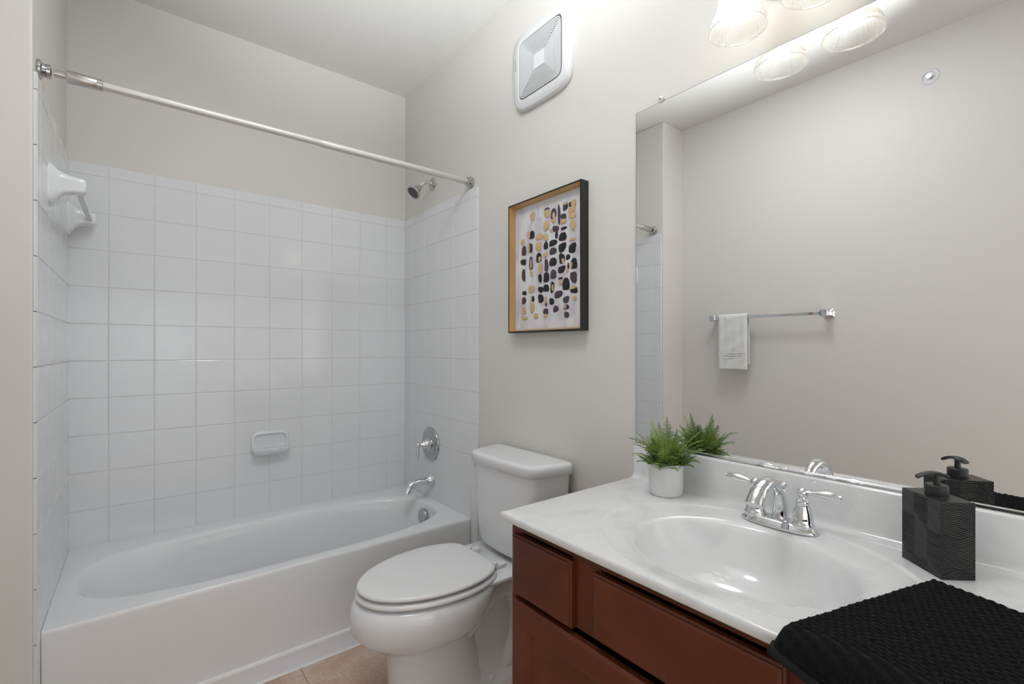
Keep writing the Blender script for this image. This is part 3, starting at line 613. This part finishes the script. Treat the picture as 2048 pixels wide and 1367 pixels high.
# ------------------------------------------------------------------ countertop with integral sink
ct = thing('countertop', (XR, FC, ZT), 'white cultured marble vanity top with an integral oval sink and backsplash', 'countertop')
Mc = W(ct); q = MB(); N = 160
X0, X1, Y0, Y1 = 0.711, XR - 0.0005, 0.0, 0.944; c = (0.965, 0.471); e_ = 0.006
def rr_(ins, z): return rect_ring(X0 + ins, X1, Y0 + ins, Y1 - ins, z, c, N)
rg = [rr_(0.010, ZT - 0.020), rr_(0.002, ZT - 0.020), rr_(0.0, ZT - 0.0175), rr_(0.0, ZT - 0.007), rr_(0.0012, ZT - 0.003), rr_(0.0035, ZT - 0.0008), rr_(0.007, ZT)]
P = c
for (px_, py_, a, b, z) in ((0.965, 0.471, 0.240, 0.308, 0), (0.965, 0.471, 0.236, 0.304, -0.0006), (0.965, 0.471, 0.231, 0.299, -0.0028), (0.965, 0.471, 0.227, 0.295, -0.0036), (0.960, 0.471, 0.200, 0.255, -0.0048), (0.955, 0.470, 0.184, 0.228, -0.0065),
                            (0.953, 0.470, 0.177, 0.219, -0.009), (0.952, 0.470, 0.171, 0.212, -0.015), (0.951, 0.470, 0.166, 0.205, -0.026), (0.952, 0.470, 0.157, 0.193, -0.050), (0.955, 0.470, 0.141, 0.172, -0.078),
                            (0.960, 0.470, 0.117, 0.140, -0.104), (0.966, 0.470, 0.085, 0.098, -0.121), (0.97, 0.470, 0.05, 0.055, -0.129), (0.97, 0.470, 0.024, 0.024, -0.132)):
    rg.append(sup(px_, py_, a, b, ZT + z, N, 2.0))
q.loft(rg, False, True, 0, Mc); q.build('sink_top', MARB, ct, angle=60)
q = MB(); z = ZT; x = XR - 0.0005
prof = [(x, z - 0.001), (x, z + 0.104), (x - 0.014, z + 0.104), (x - 0.0185, z + 0.102), (x - 0.020, z + 0.098), (x - 0.0212, z + 0.018), (x - 0.0232, z + 0.010), (x - 0.0275, z + 0.0042), (x - 0.034, z + 0.0012), (x - 0.042, z + 0.0002), (x - 0.042, z - 0.001)]
q.loft([[(a, Y0 + 0.001, b) for a, b in prof], [(a, Y1 - 0.010, b) for a, b in prof], [(a + 0.002 if a < x - 0.001 else a, Y1 - 0.0045, b - 0.001) for a, b in prof]], True, True, 0, Mc)
q.build('backsplash', MARB, ct, angle=50)
q = MB(); q.lathe([(0.0, 0.004), (0.017, 0.004), (0.022, 0.0015), (0.022, 0.0), (0.0, 0.0)], 32, 0, Mc @ T(0.97, 0.47, ZT - 0.132), False, False)
tag(q.build('drain', CHROME, ct), 'chrome sink drain')

# ------------------------------------------------------------------ faucet
fa = thing('faucet', (1.168, FC, ZT - 0.0034), 'chrome two handle faucet with an arched spout behind the sink', 'faucet')
q = MB()
q.loft([sup(0, 0, a, b, z, 72, e) for a, b, z, e in ((0.0295, 0.082, 0, 2.5), (0.030, 0.0825, 0.003, 2.5), (0.029, 0.081, 0.006, 2.5), (0.0255, 0.077, 0.009, 2.5), (0.0245, 0.0755, 0.013, 2.5), (0.0225, 0.073, 0.0155, 2.5), (0.020, 0.070, 0.0165, 2.6))])
q.build('base_plate', CHROME, fa, angle=60)
for sgn in (-1, 1):
    q = MB()
    q.lathe([(0.0235, 0.012), (0.0245, 0.018), (0.0235, 0.021), (0.0215, 0.023), (0.0210, 0.030), (0.0185, 0.044), (0.0148, 0.056), (0.0122, 0.062), (0.0135, 0.064), (0.0142, 0.067), (0.0130, 0.070), (0.0100, 0.073), (0.0080, 0.077), (0.0080, 0.079)], 40, 0, T(0, sgn * 0.0515, 0))
    q.sphere((0, sgn * 0.0515, 0.0865), 0.0118)
    q.build('handle_post', CHROME, fa, angle=60)
    q = MB(); d = Vector((0.02 if sgn > 0 else 0.10, sgn, 0)).normalized(); b = Vector((0, sgn * 0.0515, 0.088))
    q.tube([b + d * s_ + Vector((0, 0, dz)) for s_, dz in ((0.006, 0.0), (0.013, 0.0006), (0.019, 0.001), (0.030, 0.002), (0.043, 0.003), (0.055, 0.0032), (0.063, 0.0028), (0.068, 0.0022), (0.072, 0.0018), (0.0745, 0.0012))],
           [0.0062, 0.0045, 0.0048, 0.0068, 0.0088, 0.0086, 0.0066, 0.0052, 0.0060, 0.003], 18)
    q.build('lever', CHROME, fa, angle=60)
q = MB(); path = cat_spline([(0.012, 0, 0.010), (0.012, 0, 0.045), (0.000, 0, 0.078), (-0.030, 0, 0.103), (-0.068, 0, 0.108), (-0.100, 0, 0.094), (-0.120, 0, 0.070)], 6)
nP = len(path); rad = []; fl_ = []
for i in range(nP):
    t = i / (nP - 1); rad.append(0.0195 - 0.0085 * min(1, t / 0.35) if t < 0.35 else 0.0110 + 0.0035 * (t - 0.35) / 0.65); fl_.append(1.0 + 0.35 * max(0, (t - 0.3) / 0.7))
q.tube(path, rad, 28, up=(0, 1, 0), flat=fl_); q.build('spout', CHROME, fa, angle=60)
q = MB(); q.lathe([(0.0035, 0.012), (0.0035, 0.070), (0.0075, 0.073), (0.0045, 0.077), (0.004, 0.080), (0.0085, 0.085), (0.0095, 0.090), (0.0075, 0.096), (0.0, 0.098)], 20, 0, T(0.026, 0, 0)); q.build('lift_rod', CHROME, fa)

# ------------------------------------------------------------------ potted fern
PX, PY = 1.163, 0.771; PR, PH = 0.0455, 0.088
pf = thing('potted_fern', (PX, PY, ZT), 'small green fern in a plain white round pot on the vanity', 'potted plant')
q = MB(); q.lathe([(0.0, 0.0), (PR - 0.004, 0.0), (PR - 0.001, 0.0025), (PR, 0.006), (PR + 0.001, PH - 0.002), (PR, PH), (PR - 0.003, PH), (PR - 0.004, PH - 0.003), (PR - 0.004, 0.05), (0.0, 0.05)], 64, 0, None, False, False); q.build('pot', POTM, pf)
q = MB(); q.lathe([(0.0, 0.076), (PR * 0.5, 0.078), (PR - 0.0045, 0.072), (PR - 0.0045, 0.06)], 32, 0, None, False, False); q.build('soil', SOIL, pf)
random.seed(7); q = MB(); qs = MB()
def frond(az, lean, length, wid, npair, lf=True, base_r=0.018):
    P = []; d = Vector((cos(az), sin(az), 0)); p = d * base_r * random.uniform(0.3, 1.2) + Vector((0, 0, 0.074)); ang = lean * 0.35
    side = Vector((-sin(az), cos(az), 0)); n = 16
    sway = random.uniform(-0.25, 0.25)
    for i in range(n + 1):
        P.append(p.copy()); dv = d * sin(ang) + Vector((0, 0, cos(ang))) + side * sway * i / n; p = p + dv.normalized() * (length / n); ang += lean * 0.95 / n
    # keep clear of the mirror and the backsplash
    lim = XR - 0.0125 - PX
    for v in P:
        if v.x > lim - 0.01: v.x = lim - 0.01 - 0.15 * 0
    qs.tube(P, [0.0009 * (1 - 0.7 * i / n) for i in range(n + 1)], 5)
    for i in range(npair):
        t = 0.22 + 0.78 * (i + 0.5) / npair; k = t * n; a = int(min(k, n - 1)); f = k - a
        b = P[a].lerp(P[a + 1], f); tan = (P[a + 1] - P[a]).normalized(); sd = tan.cross(d.cross(Vector((0, 0, 1)))).normalized()
        s2 = tan.cross(sd).normalized()
        prof = (min(1, (1 - t) / 0.72) ** 0.9) * (0.7 + 0.3 * min(1, (t - 0.2) / 0.12))
        w_ = wid * prof
        for sg in (-1, 1):
            dr = (s2 * sg + tan * 0.30 + Vector((0, 0, random.uniform(-0.15, 0.1)))).normalized(); nn = dr.cross(tan).normalized()
            m_ = max(4, int(w_ / 0.0021)); last = b
            hb = 0.0030
            for j in range(m_):        # leaflets: small alternating teeth along the pinna
                u0 = j / m_; u1 = (j + 1) / m_; h = hb * (1 - u0 * 0.6); pa = b + dr * w_ * u0; pb = b + dr * w_ * u1 - Vector((0, 0, 0.0006 * u1 * 3))
                wv = tan
                mid = (pa + pb) / 2
                def clampx(v): 
                    return Vector((min(v.x, lim - 0.004), v.y, v.z))
                vs = [clampx(v) for v in (pa, mid + wv * h + dr * 0.0008, pb, mid - wv * h + dr * 0.0008)]
                q.add(vs, [(0, 1, 2), (0, 2, 3)])
for i in range(38):
    az = i * 2.399963 + random.uniform(-0.3, 0.3); k = i / 38
    lean = 0.15 + 1.35 * k + random.uniform(-0.12, 0.15); length = random.uniform(0.085, 0.115)
    frond(az, lean, length, random.uniform(0.026, 0.034), random.randint(15, 19), base_r=0.022)
for i in range(46):
    frond(random.uniform(0, 6.28), random.uniform(0.4, 1.75), random.uniform(0.040, 0.066), 0.022, 11, base_r=0.036)
# the long sprays that break the outline: (azimuth, lean, length)
for az, lean, ln in ((118, 1.15, 0.140), (140, 0.85, 0.138), (-62, 0.80, 0.160), (-50, 0.5, 0.150), (-80, 1.00, 0.150), (75, 0.45, 0.145), (200, 0.3, 0.145), (20, 0.2, 0.150)):
    frond(math.radians(az), lean, ln * 0.93, 0.038, 21)
q.build('foliage', FERN, pf, smooth=False); qs.build('stalks', STEM, pf)

# ------------------------------------------------------------------ soap dispenser
ang = math.atan2(-0.0685, -0.063)     # direction of the long side
DS = thing('soap_dispenser', (1.158, 0.196, ZT), 'black geometric ribbed soap dispenser beside the black towel', 'soap dispenser', rot=(0, 0, ang))
LW, SW, DH = 0.0465, 0.0285, 0.136
def ridge(u, v, k, wcol):
    """relief height 0..1: columns of striped blocks; two columns make chevrons, three alternate level and slanting stripes"""
    if k in (2, 3):
        d = 1 - abs(u - wcol) / wcol            # 0 at the outer edges, 1 on the centre line
        if v > 0.081 - 0.0103 * d: c_ = v - 0.0093 * d
        elif v > 0.007 + 0.013 * d: c_ = v + 0.0103 * d
        else: c_ = v - 0.013 * d
    else:
        j = min(2, int(u / wcol)); s_ = u - j * wcol
        if j == 0: slant = v > 0.092 or v < 0.030 - s_
        elif j == 1: slant = 0.018 < v < 0.105 - s_
        else: slant = v > 0.078 or v < 0.030 - s_
        c_ = (v + s_) * 0.72 if slant else v
    c_ = c_ / 0.0039; return min(1.0, abs((c_ % 1) - 0.5) * 3.4)
q = MB(); st = 0.0005
def mkface(half_u, other, axis, sg, k, ncol):
    nu = int(2 * half_u / st); nv = int(DH / st)
    def fn(a, b):
        u = -half_u + 2 * half_u * a; v = DH * b; w_ = 2 * half_u / ncol
        edge = min(a, 1 - a) * 2 * half_u; eb = min(v, DH - v)
        h = 0.0016 * ridge(u + half_u, v, k, w_) * (1 if min(edge, eb) > 0.0006 else 0)
        return (u, sg * (other - 0.0016 + h), v) if axis == 'x' else (sg * (other - 0.0016 + h), u, v)
    q.grid(fn, nu, nv)
mkface(LW, SW, 'x', -1, 0, 3); mkface(LW, SW, 'x', 1, 1, 3); mkface(SW, LW, 'y', 1, 2, 2); mkface(SW, LW, 'y', -1, 3, 2)
q.box(-LW + 0.0017, LW - 0.0017, -SW + 0.0017, SW - 0.0017, 0.0, DH)
q.build('bottle', BLKM, DS, smooth=False)
q = MB(); Mp = T(0.0, 0.0, DH - 0.001)
q.lathe([(0.0, 0), (0.0165, 0), (0.0170, 0.002), (0.0170, 0.019), (0.0155, 0.0205), (0.0, 0.0208)], 40, 0, Mp, False, False); q.build('collar', BLKM, DS)
q = MB(); q.lathe([(0.0052, 0.018), (0.0052, 0.038)], 24, 0, Mp)
Mn = T(0, 0, DH + 0.036) @ Matrix.Rotation(math.atan2(0.35, 0.94) - ang + math.radians(105), 4, 'Z')
rg = []
for i in range(15):
    t = i / 14; xx = -0.017 + 0.048 * t; zz = 0.004 - 0.0085 * ((t - 0.45) / 0.55) ** 2 ; hw_ = 0.0085 - 0.0035 * abs(t - 0.25); hh = 0.0030
    rg.append([(xx, a, zz + b) for a, b, _ in sup(0, 0, hw_, hh, 0, 16, 4)])
q.loft(rg, True, True, 0, Mn); q.build('pump', BLKM, DS, angle=50)

# ------------------------------------------------------------------ black towel draped over the counter front
bt = thing('black_towel', (0.86, 0.12, ZT), 'black waffle weave towel draped over the vanity front edge', 'towel')
Mb = W(bt); TH = 0.019
C = Vector((1.056, 0.187)); d1 = Vector((-0.9585, 0.285)).normalized(); d2 = Vector((d1.y, -d1.x)) * -1
d2 = Vector((-0.285, -0.9585)).normalized()
LA, LB = 0.380, 0.40; EDGE = X0 - 0.003
def drape(x, y, h):
    """point on the sheet: flat until the counter edge, then wraps down; h = height over the support"""
    r = 0.011
    if x > EDGE + r: return (x, y, ZT + h)
    s_ = (EDGE + r) - x; a = s_ / (r + 0.004)
    if a < PI / 2: return (EDGE + r - (r + h) * sin(a), y, ZT - r + (r + h) * cos(a))
    rest = s_ - (r + 0.004) * PI / 2
    return (EDGE - h, y, ZT - r - rest)
def towel_surface(a, b):
    la = a * LA; lb = b * LB; x = C.x + d1.x * la + d2.x * lb; y = C.y + d1.y * la + d2.y * lb
    ed = min(la, LA - la, lb, LB - lb)
    pil = TH * (1 - max(0, 1 - ed / 0.011) ** 2.2 * 0.95)
    rib = 0.5 + 0.5 * sin(la / 0.0088 * 2 * PI); bead = 0.5 + 0.5 * sin(lb / 0.0125 * 2 * PI + (PI if int(la / 0.0088) % 2 else 0))
    nz = noise.noise(Vector((la * 60, lb * 60, 0))) * 0.0016 + noise.noise(Vector((la * 420, lb * 420, 3))) * 0.0013
    und = noise.noise(Vector((la * 9, lb * 7, 5))) * 0.004
    m_ = min(1, ed / 0.016)
    h = pil + m_ * (0.0042 * rib ** 0.6 * (0.40 + 0.60 * bead ** 0.7) + nz) + und * min(1, ed / 0.03)
    # the upper fold ends before the near side: one ply less beyond it
    if lb > 0.27: h -= 0.007 * min(1, (lb - 0.27) / 0.004)
    return drape(x, y, max(h, 0.0025))
q = MB(); q.grid(towel_surface, 300, 270)
def under(a, b):
    la = a * LA; lb = b * LB; return drape(C.x + d1.x * la + d2.x * lb, C.y + d1.y * la + d2.y * lb, 0.0012)
q.grid(under, 60, 40)
q.v = [tuple(Mb @ Vector(v)) for v in q.v]
q.build('cloth', BLKT, bt, angle=180)
q = MB()                                                   # smooth bound hem along the hanging end
for off, hgt, r_ in ((LA - 0.002, 0.011, 0.0105),):
    pts = []
    for i in range(41):
        lb = LB * i / 40; x = C.x + d1.x * off + d2.x * lb; y = C.y + d1.y * off + d2.y * lb; pts.append(drape(x, y, hgt))
    q.tube(pts, r_, 14, 0, Mb)
tag(q.build('hem', BLKH, bt), 'smooth black bound hem')

# ------------------------------------------------------------------ chrome towel rail with white towel (seen in the mirror)
tr = thing('towel_rail', (XW, 1.255, 1.395), 'square chrome towel rail on the wall opposite the mirror', 'towel rail')
q = MB(); q.box(0.066, 0.082, -0.31, 0.31, -0.008, 0.008); q.build('bar', CHROME, tr, bevel=0.001)
for sgn in (-1, 1):
    q = MB(); yb = sgn * 0.312
    q.loft([[(d, yb + a, b) for a, b, _ in sup(0, 0, hw_, hw_, 0, 32, 6)] for d, hw_ in ((0, 0.026), (0.006, 0.026), (0.010, 0.022), (0.014, 0.015), (0.050, 0.0135), (0.060, 0.019), (0.088, 0.019), (0.091, 0.016))]); q.build('post', CHROME, tr, angle=40)
wt = thing('hand_towel', (XW + 0.074, 1.435, 1.41), 'folded white hand towel hanging on the chrome towel rail', 'towel')
def drop(y0_, y1_, zf, zb, o, name, th=0.011):
    q = MB(); n = 46; R0 = 0.0125 + o
    def ring(y, w_):
        pts = []; path = []
        for i in range(n + 1):
            t = i / n
            path.append(t)
        out = []; inn = []
        for s_ in range(26): # front drop, bottom to top
            z = zf * (1 - s_ / 25) ; dz = -0.005; bulge = 0.002 * sin(s_ * 0.8 + y * 40)
            band = 0.0022 if (0.70 < (-z / -zf if zf else 0) < 0.80) else 0
            out.append((R0 + th + bulge - band + w_, y, z - 0.015))
            inn.append((R0, y, z - 0.015))
        for s_ in range(1, 12):
            a = PI * s_ / 12; out.append(((R0 + th) * cos(a), y, -0.015 + (R0 + th) * sin(a))); inn.append((R0 * cos(a), y, -0.015 + R0 * sin(a)))
        for s_ in range(26):
            z = zb * (s_ / 25); out.append((-(R0 + th * 0.8) + 0.0015 * sin(s_ * 0.6 + y * 30), y, z - 0.015)); inn.append((-R0, y, z - 0.015))
        return out + list(reversed(inn))
    m_ = 24; rings = []
    for i in range(m_ + 1):
        y = y0_ + (y1_ - y0_) * i / m_; e2 = min(i, m_ - i) / m_; rings.append(ring(y, 0.0012 * sin(i * 0.9) - (0.005 if i in (0, m_) else 0.0015 if i in (1, m_ - 1) else 0)))
    q.loft(rings, True, True); return q.build(name, WTOW, wt, angle=60)
drop(-0.088, 0.088, -0.315, -0.285, 0.0, 'cloth')
q = MB()
for zz in (-0.232, -0.246, -0.262):
    q.box(0.0225, 0.0247, -0.0865, 0.0865, zz - 0.0045, zz + 0.0045)
tag(q.build('woven_border', WTOW, wt, bevel=0.001), 'flat woven border bands')

# ------------------------------------------------------------------ sprinkler head on the towel wall (seen in the mirror)
spk = thing('fire_sprinkler', (XW, 0.527, 2.498), 'recessed fire sprinkler high on the wall opposite the mirror', 'sprinkler')
q = MB(); q.lathe([(0.0, 0.001), (0.024, 0.001), (0.026, 0.006), (0.030, 0.007), (0.036, 0.004), (0.038, 0.0), (0.0, 0.0)], 40, 0, R(90, 'Y'), False, False); q.build('escutcheon', WPLAS, spk)
q = MB(); q.lathe([(0.008, 0.0), (0.008, 0.006), (0.004, 0.008), (0.004, 0.016), (0.012, 0.017), (0.012, 0.018), (0.0, 0.018)], 20, 0, R(90, 'Y'), True, False)
q.tube([(0.002, -0.012, 0), (0.010, -0.011, 0), (0.015, -0.004, 0)], 0.0015, 8); q.tube([(0.002, 0.012, 0), (0.010, 0.011, 0), (0.015, 0.004, 0)], 0.0015, 8)
tag(q.build('spray_head', NICKEL, spk), 'metal sprinkler head')

# ------------------------------------------------------------------ toilet paper holder on the vanity side
tph = thing('toilet_paper_holder', (0.88, CY1, 0.605), 'chrome toilet paper holder on the side of the vanity cabinet', 'paper holder')
for xo in (-0.052, 0.062):
    q = MB(); q.box(xo - 0.005, xo + 0.005, 0.006, 0.098, -0.018, 0.018); q.box(xo - 0.012, xo + 0.012, 0, 0.006, -0.022, 0.022); q.build('arm', CHROME, tph, bevel=0.002)
q = MB(); q.lathe([(0.008, -0.048), (0.008, 0.058)], 20, 0, T(0, 0.080, 0) @ R(90, 'Y')); q.build('spindle', CHROME, tph)
tpr = thing('toilet_paper_roll', (0.885, CY1 + 0.080, 0.605), 'white toilet paper roll half hidden beside the vanity cabinet', 'toilet paper')
q = MB(); q.lathe([(0.018, -0.048), (0.050, -0.048), (0.0515, -0.046), (0.0515, 0.046), (0.050, 0.048), (0.018, 0.048), (0.018, -0.048)], 48, 0, R(90, 'Y'), False, False)
q.box(-0.047, 0.047, 0.0505, 0.0515, -0.09, 0.0); q.build('tissue', PAPER, tpr)
